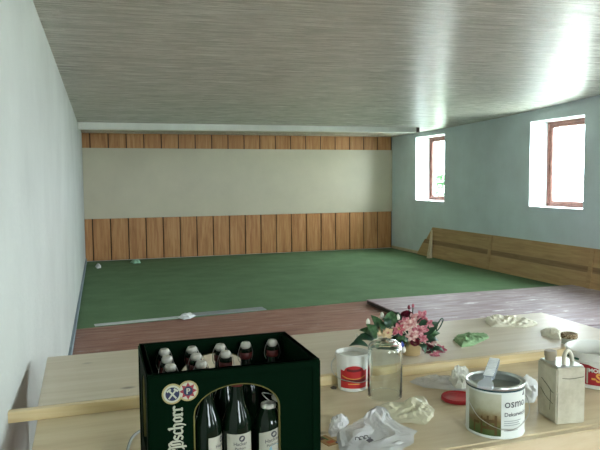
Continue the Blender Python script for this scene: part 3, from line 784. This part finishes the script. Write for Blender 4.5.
tube(bm, smoothpath([(-.03, -KD / 2 - .0004, .142), (.0, -KD / 2 - .0006, .139), (.04, -KD / 2 - .0003, .143)], 5), .0012, 5)
obj('grime_streaks', bm, M_grime, can2)

# big white bucket at the right edge
c = Vector((1.722, 1.800, TL + .0006)); B0, B1, BH = .092, .112, .130
bk = thing('plastic_bucket', 'large white plastic bucket with dark red label behind the canister', 'bucket', c)
tb = lambda z: B0 + (B1 - B0) * min(1, z / (BH - .03))
bm = bmesh.new(); lathe(bm, [(0, .002), (B0 - .003, .002), (B0, .004), (B1 - .001, BH - .030), (B1 + .004, BH - .030), (B1 + .0045, BH - .026), (B1 + .001, BH - .024), (B1 + .001, BH - .004), (B1 + .005, BH - .003), (B1 + .005, BH), (B1 - .002, BH + .001), (B1 - .004, BH - .006), (B0 - .002, .05), (0, .05)], 64)
obj('bucket_body', bm, M_plastic, bk, sharp=40)
bm = bmesh.new(); lathe(bm, [(B0 + .004, BH - .045), (0, BH - .043)], 48); obj('contents', bm, M_plastic, bk, smooth=True)
fa = facing(c)
lb = obj('label', wrap(strip_patch(-.066, .09, lambda x: .018, lambda x: .092 if x < -.035 else .092 - .014 * math.sin(min(1, (x + .035) / .12) * PI), 40, 6), lambda z: tb(z) + .001, fa, 0), M_redlab2, bk); lb['label'] = 'dark red label with white and yellow lettering'
def bt(t, size, x, z, mtl, bold, nm): obj(nm, wrap(text_mesh(t, size, 'LEFT', bold), lambda zz: tb(zz) + .0016, fa + x / B0, z), mtl, lb)
bt('MORN', .020, -.030, .066, M_plastic, .0008, 'white_lettering'); bt('-S', .044, -.022, .032, M_yel, .0015, 'yellow_lettering')
obj('pale_edge', wrap(strip_patch(-.041, -.036, lambda x: .022, lambda x: .080, 4), lambda z: tb(z) + .0016, fa, 0), M_cream, lb)
bm = bmesh.new(); bmw = []
obj('green_tab', (lambda b: (tube(b, [hp(fa + a, BH - .024, B1 + .006) for a in np.linspace(-1.12, -.60, 9)], .0035, 6), b)[1])(bm), M_greenp, bk)['label'] = 'dark green strip below the rim'

# red lid
lid = bmesh.new(); lathe(lid, [(0, .004), (.046, .004), (.050, .001), (.0535, 0), (.055, .002), (.055, .011), (.053, .013), (.050, .012), (.048, .0095), (0, .0095)], 48)
lo = obj('bucket_lid', lid, M_redlid, sharp=35); lo.location = (1.153, 1.822, TL + .0006)
tag(lo, 'round red plastic lid lying flat behind the paint can', 'lid')

# small tin with a mottled brown top, on the raised board
M_cork = mat('mottled_brown_top', rough=0.8)
_v = coords(M_cork); _f = noisetex(M_cork, _v, 160, 3, .6)
setcol(M_cork, ramp(M_cork, _f, [(0.4, (0.10, 0.065, 0.03)), (0.5, (0.30, 0.21, 0.10)), (0.6, (0.45, 0.38, 0.26))])); bump(M_cork, _f, .5, .003)
tin = thing('small_tin', 'small pale round tin with mottled brown top behind the canister', 'tin', (1.925, 2.185, TU + .0006))
bm = bmesh.new(); lathe(bm, [(0, 0), (.031, 0), (.031, .026), (0, .026)], 32); obj('tin_body', bm, mat('pale_green_grey', (0.42, 0.44, 0.36), 0.5), tin, sharp=40)
bm = bmesh.new(); lathe(bm, [(.032, .024), (.0345, .026), (.0345, .040), (.032, .043), (.022, .044), (.020, .041), (0, .041)], 32); obj('brown_top', bm, M_cork, tin, sharp=40)

# ------------------------------------------------------------ rags, plastic bags, scraps
def crumple(name, outline, h, seed, mtl, z0, lumps=(), freq=22, sharp=True, parent=None, edge=.002, nr=26, ns=104, closed=True, facet=False):
    """creased cloth lying on z0: outline = (x, y) list in order; lumps = (x, y, height, radius)"""
    cx = sum(p[0] for p in outline) / len(outline); cy = sum(p[1] for p in outline) / len(outline)
    def reach(a):
        d = Vector((math.cos(a), math.sin(a))); best = .005
        for p, q in zip(outline, outline[1:] + outline[:1]):
            ex, ey = q[0] - p[0], q[1] - p[1]; den = d.x * ey - d.y * ex
            if abs(den) < 1e-9: continue
            px, py = p[0] - cx, p[1] - cy
            t = (px * ey - py * ex) / den; u = (px * d.y - py * d.x) / den
            if t > 0 and -1e-6 <= u <= 1 + 1e-6: best = max(best, t)
        return best
    bm = bmesh.new(); off = Vector((seed * 3.1, seed * 1.7, 0)); top = []; ctr = None
    def height(x, y, t):
        p = Vector((x, y, 0)) * freq + off
        wp = p + noise.noise_vector(p * .6 + Vector((3, 8, 1))) * .9
        rid = 1 - min(1, abs(noise.noise(wp)) * 3.2); rid2 = 1 - min(1, abs(noise.noise(wp * 2.1 + Vector((9, 4, 2)))) * 3.0); rid3 = 1 - min(1, abs(noise.noise(wp * 4.5 + Vector((5, 1, 7)))) * 3.0)
        z = h * (.15 + .60 * rid + .30 * rid2 + .08 * rid3) * (1 - t ** 3) ** .8
        for lx, ly, lh, lr in lumps: z += lh * math.exp(-((x - lx) ** 2 + (y - ly) ** 2) / (lr * lr)) * (.50 + .45 * rid + .20 * rid2 + .05 * rid3)
        return z0 + edge + max(0, z)
    rs = [reach(2 * PI * k / ns) * (1 + .10 * noise.noise(Vector((math.cos(2 * PI * k / ns) * 3, math.sin(2 * PI * k / ns) * 3, seed)))) for k in range(ns)]
    ctr = bm.verts.new((cx, cy, height(cx, cy, 0)))
    for j in range(1, nr + 1):
        t = j / nr; row = []
        for k in range(ns):
            a = 2 * PI * k / ns; x, y = cx + rs[k] * t * math.cos(a), cy + rs[k] * t * math.sin(a)
            n = noise.noise_vector(Vector((x, y, 0)) * freq * .8 + off) * ((.011 if facet else .005) * (1 - .5 * t))
            row.append(bm.verts.new((x + n.x, y + n.y, height(x, y, t) if j < nr else z0 + edge + .001 * abs(n.z) * 100 * .3)))
        top.append(row)
    for k in range(ns): bm.faces.new((ctr, top[0][k], top[0][(k + 1) % ns]))
    for A, B in zip(top[:-1], top[1:]):
        for k in range(ns): bm.faces.new((A[k], B[k], B[(k + 1) % ns], A[(k + 1) % ns]))
    if closed:
        low = [bm.verts.new((v.co.x, v.co.y, z0)) for v in top[-1]]
        for k in range(ns): bm.faces.new((top[-1][k], low[k], low[(k + 1) % ns], top[-1][(k + 1) % ns]))
        bm.faces.new(low[::-1])
    if facet:
        bmesh.ops.triangulate(bm, faces=bm.faces); return obj(name, bm, mtl, parent)
    return obj(name, bm, mtl, parent, sharp=38 if sharp else 80)
def ol(z, *px): return [tuple(G(u, v, z)[:2]) for u, v in px]
def pt(u, v, z): return tuple(G(u, v, z)[:2])
M_grag = mat('pale_green_cloth', (0.27, 0.43, 0.22), 0.9)
M_crag = mat('cream_cloth', (0.84, 0.81, 0.66), 0.9)
M_wrag = mat('grey_white_paper_towel', (0.74, 0.74, 0.66), 0.9)
M_clear = thin('clear_crinkled_film', (0.93, 0.95, 0.97), 0.66, 0.18, gl=.30)
M_milky = thin('milky_plastic', (0.92, 0.94, 0.95), 0.70, 0.2, gl=.2)
M_ivory = thin('ivory_plastic', (0.90, 0.87, 0.64), 0.80, 0.25, gl=.2)
zu, zl = TU + .0006, TL + .0006
tag(crumple('cleaning_rag', ol(TU, (453, 340), (458, 335), (470, 333.5), (486, 334), (489, 338), (481, 342), (472, 346), (461, 347.5)), .016, 3, M_grag, zu, [(*pt(462, 345, TU), .012, .03)], 26), 'pale green crumpled rag on the raised board, right of the flowers', 'rag')
tag(crumple('cleaning_cloth', ol(TU, (485, 322), (490, 317), (499, 316), (515, 318), (536, 322), (537, 325), (525, 328), (505, 327), (492, 327)), .016, 5, M_crag, zu, [(*pt(494, 322, TU), .034, .04), (*pt(516, 322, TU), .016, .05)], 24, nr=12, ns=48, facet=True), 'long crumpled cream cloth at the back of the raised board', 'cloth')
tag(crumple('cleaning_cloth', ol(TU, (540, 331), (547, 328), (556, 329), (563, 333), (561, 340), (551, 339), (542, 336)), .016, 8, M_crag, zu, [(*pt(556, 335, TU), .014, .03)], 26, nr=8, ns=30, facet=True), 'small crumpled cream cloth scrap behind the canister', 'cloth')
# film bag with print, front middle
bag = crumple('plastic_bag', ol(TL, (336, 436), (346, 427), (360, 420), (374, 409), (384, 407), (388, 413), (398, 424), (417, 432), (410, 446), (385, 462), (352, 462), (338, 448)), .012, 11, M_clear, zl, [(*pt(377, 416, TL), .028, .04), (*pt(352, 436, TL), .012, .05)], 13, closed=False, nr=13, ns=46, facet=True)
tag(bag, 'crinkled clear plastic bag with a small dark print, in front of the glass jar', 'plastic bag')
bm = bmesh.new()
pc = G(364, 440, TL + .03)
box(bm, -.010, .010, -.006, .006, 0, .0008)
o = obj('printed_mark', bm, M_ink); 
o.parent = bag; o.location = (pc.x + .012, pc.y - .012, TL + .032); o.rotation_euler = (.25, .0, .5)
bm = bmesh.new()
for k in range(3): tube(bm, smoothpath([(-.020 + .014 * k, 0, 0), (-.016 + .014 * k, .008, .001), (-.008 + .014 * k, .006, .001), (-.010 + .014 * k, -.004, .001), (-.002 + .014 * k, -.002, 0)], 4), .0012, 5)
o = obj('printed_mark', bm, M_ink); o.parent = bag; o.location = (pc.x - .005, pc.y + .002, TL + .034); o.rotation_euler = (.25, 0, .1)
tag(crumple('plastic_wrapper', ol(TL, (328, 432), (331, 421), (337, 415), (344, 415), (349, 421), (347, 428), (339, 437), (332, 440)), .012, 14, M_clear, zl, [(*pt(341, 424, TL), .022, .03)], 28, closed=False, nr=8, ns=26, facet=True), 'small shiny clear film wrapper just right of the beer crate', 'wrapper')
tag(crumple('plastic_glove', ol(TL, (378, 408), (388, 403), (402, 403), (415, 396), (424, 397), (428, 404), (436, 411), (432, 419), (424, 427), (412, 424), (398, 424), (388, 420)), .012, 17, M_ivory, zl, [(*pt(418, 404, TL), .016, .03), (*pt(424, 416, TL), .012, .03)], 20, closed=False, nr=11, ns=40, facet=True), 'creased ivory translucent plastic glove behind the printed plastic bag', 'glove')
tag(crumple('plastic_sheet', ol(TL, (408, 383), (416, 378.5), (428, 376), (446, 375.5), (462, 378), (470, 384), (466, 392), (448, 391), (424, 388)), .008, 19, M_milky, zl, [(*pt(437, 381, TL), .020, .035)], 16, closed=False, nr=9, ns=34, facet=True), 'flat milky plastic sheet against the batten, right of the glass jar', 'plastic sheet')
tag(crumple('paper_towel', ol(TL + .012, (449, 382), (452, 374), (462, 372), (470, 376), (472, 386), (464, 391), (455, 390)), .030, 23, M_wrag, zl + .018, [(*pt(456, 380, TL), .018, .02), (*pt(464, 378, TL), .018, .025)], 30, nr=9, ns=30, facet=True), 'crumpled grey-white paper towel on the milky plastic sheet', 'paper towel')
tag(crumple('plastic_bag', ol(TL, (512, 392), (516, 382), (526, 379), (536, 383), (539, 393), (534, 402), (522, 403)), .030, 29, mat('white_film', (0.85, 0.87, 0.86), 0.35), zl, [(*pt(527, 391, TL), .030, .05)], 12), 'rounded white plastic bag between the paint can and the canister', 'plastic bag')
# clear strapping loop beside the crate
M_strap = thin('clear_strap', (0.75, 0.78, 0.76), 0.55, 0.15, gl=.4)
bm = bmesh.new()
lp = smoothpath([G(124, 470, TL + .003), G(127, 452, TL + .004), G(132, 438, TL + .007), G(140, 431, TL + .007), G(146, 428.5, TL + .004)], 8)
tube(bm, lp, .0042, 8); tag(obj('plastic_hose', bm, M_strap, smooth=True), 'thin curved clear plastic hose left of the beer crate', 'hose')
# printed leaflet scrap beside the crate
lf = bmesh.new(); box(lf, -.020, .020, -.034, .034, 0, .0015); cpt = G(327, 441, TL)
lfo = obj('printed_card', lf, mat('ochre_card', (0.36, 0.20, 0.07), 0.6)); lfo.location = (cpt.x, cpt.y, zl); lfo.rotation_euler = (0, 0, .3)
tag(lfo, 'small coloured printed card beside the right foot of the crate', 'card')
for nm, x0, x1, y0, y1, cc in (('brown_print', -.019, .000, .010, .033, (0.06, 0.025, 0.02)), ('green_print', .001, .006, .0, .030, (0.05, 0.16, 0.04)), ('red_print', -.010, .012, -.022, -.008, (0.42, 0.09, 0.03)), ('blue_print', .010, .019, -.033, -.024, (0.05, 0.09, 0.22))):
    bm = bmesh.new(); box(bm, x0, x1, y0, y1, .0016, .0021); obj(nm, bm, mat(nm, cc, .6), lfo)
# scraps on the carpet
tag(crumple('paper_scrap', ol(0, (178, 319), (183, 315), (191, 314), (196, 317), (190, 320), (184, 321)), .03, 31, M_paper, .0135, [], 9), 'crumpled white paper scrap on the metal strip at the carpet edge', 'paper scrap')
tag(crumple('paper_scrap', ol(0, (95, 267), (98, 265), (101, 266.5), (101, 268.5), (97, 269)), .05, 33, M_paper, .0075, [], 6), 'tiny white paper scrap on the carpet in the far left corner', 'paper scrap')
tag(crumple('foil_scrap', ol(0, (130, 263), (134, 261.5), (140, 262), (141, 263.5), (134, 264)), .06, 35, mat('mint_foil', (0.35, 0.62, 0.45), .6), .0075, [], 6), 'pale mint green scrap on the carpet below the rear pine boards', 'scrap')
tag(crumple('sawdust_crumb', ol(TL, (330, 388), (333, 386.5), (337, 387.5), (336, 389.5), (332, 389.5)), .004, 37, mat('dark_scrap', (0.09, 0.07, 0.05), .8), zl, [], 40, nr=5, ns=20), 'small dark scrap on the table beside the small white tub', 'scrap')

# ------------------------------------------------------------ flower arrangement
def petal(name, a_, b_, c_):
    M = mat(name, rough=0.6); setcol(M, ramp(M, noisetex(M, coords(M), 75, 3, .6), [(0.34, a_), (0.5, b_), (0.64, c_)])); return M
M_pot = mat('tan_pot', (0.42, 0.30, 0.14), 0.6)
M_leafA = petal('leaf_green', (0.02, 0.06, 0.02), (0.04, 0.11, 0.035), (0.07, 0.15, 0.06)); M_leafB = mat('deep_leaf_green', (0.015, 0.055, 0.025), 0.45)
M_pinkA = petal('rose_pink', (0.34, 0.05, 0.09), (0.58, 0.17, 0.22), (0.72, 0.40, 0.40)); M_pinkB = petal('pale_pink', (0.50, 0.18, 0.18), (0.68, 0.42, 0.38), (0.80, 0.66, 0.56)); M_pinkC = petal('coral_pink', (0.30, 0.03, 0.06), (0.52, 0.11, 0.15), (0.66, 0.28, 0.28))
M_dred = mat('dark_red_petal', (0.16, 0.012, 0.03), 0.55); M_peach = mat('peach_petal', (0.80, 0.62, 0.36), 0.6); M_wht = mat('white_petal', (0.72, 0.70, 0.60), 0.6)
base = Vector((1.212, 2.262, TU + .0006))
fl = thing('flower_arrangement', 'arrangement of pink lilies, dark roses and green leaves in a tan pot', 'flowers', base)
bm = bmesh.new(); lathe(bm, [(0, 0), (.036, 0), (.040, .055), (.0415, .056), (.0415, .062), (.037, .062), (.036, .052), (0, .052)], 28); obj('pot', bm, M_pot, fl, sharp=40)
top = Vector((0, 0, .06))
def L(u, v, dy): return atY(u, v, base.y + dy) - base
def leaf(tip, root, wdt, mtl, droop=.02, nm='leaf'):
    root, tip = Vector(root), Vector(tip); d = tip - root; side = d.cross(Vector((0, -.6, 1))).normalized(); nrm = side.cross(d).normalized()
    bm = bmesh.new(); rows = []
    for i in range(9):
        t = i / 8; wd = wdt * math.sin(PI * min(1, t * .93 + .06)) ** .8 * (1 - .25 * t)
        p = root + d * t + nrm * (droop * math.sin(PI * t))
        rows.append([bm.verts.new(p + side * wd * s + nrm * (-.25 * wd * (1 - abs(s)))) for s in (-1, -.5, 0, .5, 1)])
    for v in bm.verts: v.co.z = max(v.co.z, .003)
    for a, b in zip(rows[:-1], rows[1:]):
        for k in range(4): bm.faces.new((a[k], a[k + 1], b[k + 1], b[k]))
    return obj(nm, bm, mtl, fl, smooth=True)
def stem(p, bend=(0, 0, .02)):
    bm = bmesh.new(); tube(bm, smoothpath([top - Vector((0, 0, .008)), (top + p) / 2 + Vector(bend), p], 5), .0022, 5); obj('stem', bm, M_leafB, fl)
def lily(p, r, mtl, ctr=M_pinkC, face=(-.45, -.8, .45), n=6, nm='lily'):
    f = Vector(face).normalized(); a = f.orthogonal().normalized(); b = f.cross(a); bm = bmesh.new()
    for k in range(n):
        an = 2 * PI * k / n + random.uniform(-.2, .2); o = a * math.cos(an) + b * math.sin(an); s = f.cross(o); rr = r * .9 * random.uniform(.72, 1.2); rows = []
        for i in range(7):
            t = i / 6; w = rr * .30 * math.sin(PI * min(1, .12 + t * .85))
            q = p + o * rr * (t ** .9) + f * rr * (.45 * t - .45 * t * t * (1.1 if k % 2 else .8)) - f * rr * .25
            rows.append([bm.verts.new(q + s * w * u + f * w * .35 * abs(u)) for u in (-1, 0, 1)])
        for A, B in zip(rows[:-1], rows[1:]):
            for j in range(2): bm.faces.new((A[j], A[j + 1], B[j + 1], B[j]))
    for v in bm.verts: v.co.z = max(v.co.z, .003)
    o_ = obj(nm, bm, mtl, fl, smooth=True)
    bm = bmesh.new()
    for k in range(5):
        an = 2 * PI * k / 5; tube(bm, [p - f * r * .2, p + f * r * .35 + (a * math.cos(an) + b * math.sin(an)) * r * .22], r * .035, 4)
    obj('stamens', bm, ctr, o_); stem(p - f * r * .25)
def rose(p, r, mtl, face=(-.3, -.6, .75), nm='rose'):
    f = Vector(face).normalized(); a = f.orthogonal().normalized(); b = f.cross(a); bm = bmesh.new()
    for ring, (rad, ht, n) in enumerate(((.25, .95, 3), (.5, .85, 4), (.78, .6, 5), (1.0, .3, 6))):
        for k in range(n):
            a0 = 2 * PI * (k + .4 * ring) / n; wv = 2 * PI / n * .65; rows = []
            for i in range(4):
                t = i / 3; rows.append([bm.verts.new(p + (a * math.cos(a0 + wv * u) + b * math.sin(a0 + wv * u)) * r * rad * (.35 + .65 * t ** .7) * (1 - .08 * abs(u)) + f * r * (ht * t * (1 - .12 * u * u) - .35)) for u in (-1, -.5, 0, .5, 1)])
            for A, B in zip(rows[:-1], rows[1:]):
                for j in range(4): bm.faces.new((A[j], A[j + 1], B[j + 1], B[j]))
    obj(nm, bm, mtl, fl, smooth=True); stem(p - f * r * .3)
def bud(p, r, mtl, nm='bud'):
    bm = bmesh.new(); lathe(bm, [(0, -r), (r * .6, -r * .6), (r * .75, 0), (r * .5, r * .8), (0, r * 1.4)], 10)
    bmesh.ops.translate(bm, verts=bm.verts, vec=p); obj(nm, bm, mtl, fl, smooth=True); stem(p - Vector((0, 0, r)))
for u, v, dy, r, mt in ((422, 317, .03, .036, M_pinkA), (399, 329, -.02, .036, M_pinkC), (409, 325, -.03, .036, M_pinkB), (420, 330, -.03, .036, M_pinkA), (412, 336, -.05, .033, M_pinkB), (423, 338, -.04, .028, M_pinkA),
                        (441, 350, -.03, .030, M_pinkA), (436, 356, -.07, .026, M_pinkA), (432, 342, -.02, .024, M_pinkB), (413, 318, .02, .030, M_pinkB), (404, 322, .0, .028, M_pinkA), (428, 324, .0, .026, M_pinkA), (377, 329, .03, .030, M_peach), (388, 333, .0, .030, M_peach), (383, 331, .02, .028, M_peach)):
    lily(L(u, v, dy), r, mt, M_peach if mt is M_pinkC else M_pinkC)
for u, v, dy, r, mt in ((407, 315.5, .04, .028, M_dred), (428, 348, -.02, .026, M_dred), (415, 342, -.05, .020, M_dred)): rose(L(u, v, dy), r, mt)
for u, v, dy, r, mt in ((382, 316, .06, .013, M_wht), (368, 322, .05, .012, M_wht), (398, 317.5, .03, .012, M_wht), (357, 336, .05, .009, M_wht), (403.5, 350, -.06, .013, M_wht), (409, 307.5, .05, .009, M_dred), (413, 306, .06, .008, M_pinkC), (402, 346, -.055, .010, M_wht)): bud(L(u, v, dy), r, mt)
r0 = lambda du=0: top + Vector((du, 0, .01))
for (tu, tv, td), (ru, rv, rd), wd, mt in (
    ((392, 311, .05), (389, 327, .02), .028, M_leafA), ((383, 318, .04), (388, 328, .01), .020, M_leafB), ((366, 324, .04), (375, 338, .02), .026, M_leafA), ((354, 341, .03), (372, 340, .02), .020, M_leafB),
    ((349, 346, .0), (368, 346, -.02), .018, M_leafB), ((377, 320, .05), (384, 334, .02), .020, M_leafA), ((360, 334, .06), (378, 344, .03), .022, M_leafB), ((371, 315, .07), (381, 334, .03), .026, M_leafA), ((359, 330, .07), (377, 338, .03), .026, M_leafA), ((398, 312, .06), (396, 330, .03), .022, M_leafB), ((438, 322, .03), (426, 336, -.02), .020, M_leafB),
    ((440, 333, .0), (424, 340, -.02), .020, M_leafA), ((439, 341, -.03), (424, 342, -.03), .020, M_leafB), ((428, 320, .02), (418, 330, 0), .014, M_leafB), ((394, 344, -.04), (408, 342, -.02), .018, M_leafB),
    ((388, 342, .0), (404, 342, 0), .022, M_leafB), ((396, 338, -.04), (408, 346, -.03), .020, M_leafA), ((425, 354, -.06), (418, 344, -.04), .016, M_leafB), ((445, 353, -.04), (430, 350, -.03), .014, M_leafB), ((374, 344, -.01), (398, 346, -.02), .022, M_leafB),
    ((401, 334, -.01), (408, 346, -.01), .024, M_leafB), ((430, 332, .03), (416, 344, .01), .024, M_leafB), ((413, 326, .03), (411, 346, .02), .028, M_leafB), ((392, 330, .03), (404, 346, .02), .026, M_leafB)):
    leaf(L(tu, tv, td), L(ru, rv, rd), wd, mt)
bm = bmesh.new(); tube(bm, smoothpath([L(436, 334, .0), L(437, 326, .01), L(441, 319, .02), L(443, 320, .02), L(440, 327, .02), L(436, 332, .01)], 5), .0028, 6); obj('curled_leaf', bm, M_leafB, fl)
bm = bmesh.new(); tube(bm, smoothpath([top, L(409, 325, .04), L(409, 307.5, .05)], 5), .0022, 5); obj('stem', bm, M_leafB, fl)
leaf(L(402, 341, -.065), L(402, 349, -.06), .009, mat('blue_ribbon', (0.04, 0.07, 0.30), .5), .004, 'ribbon')
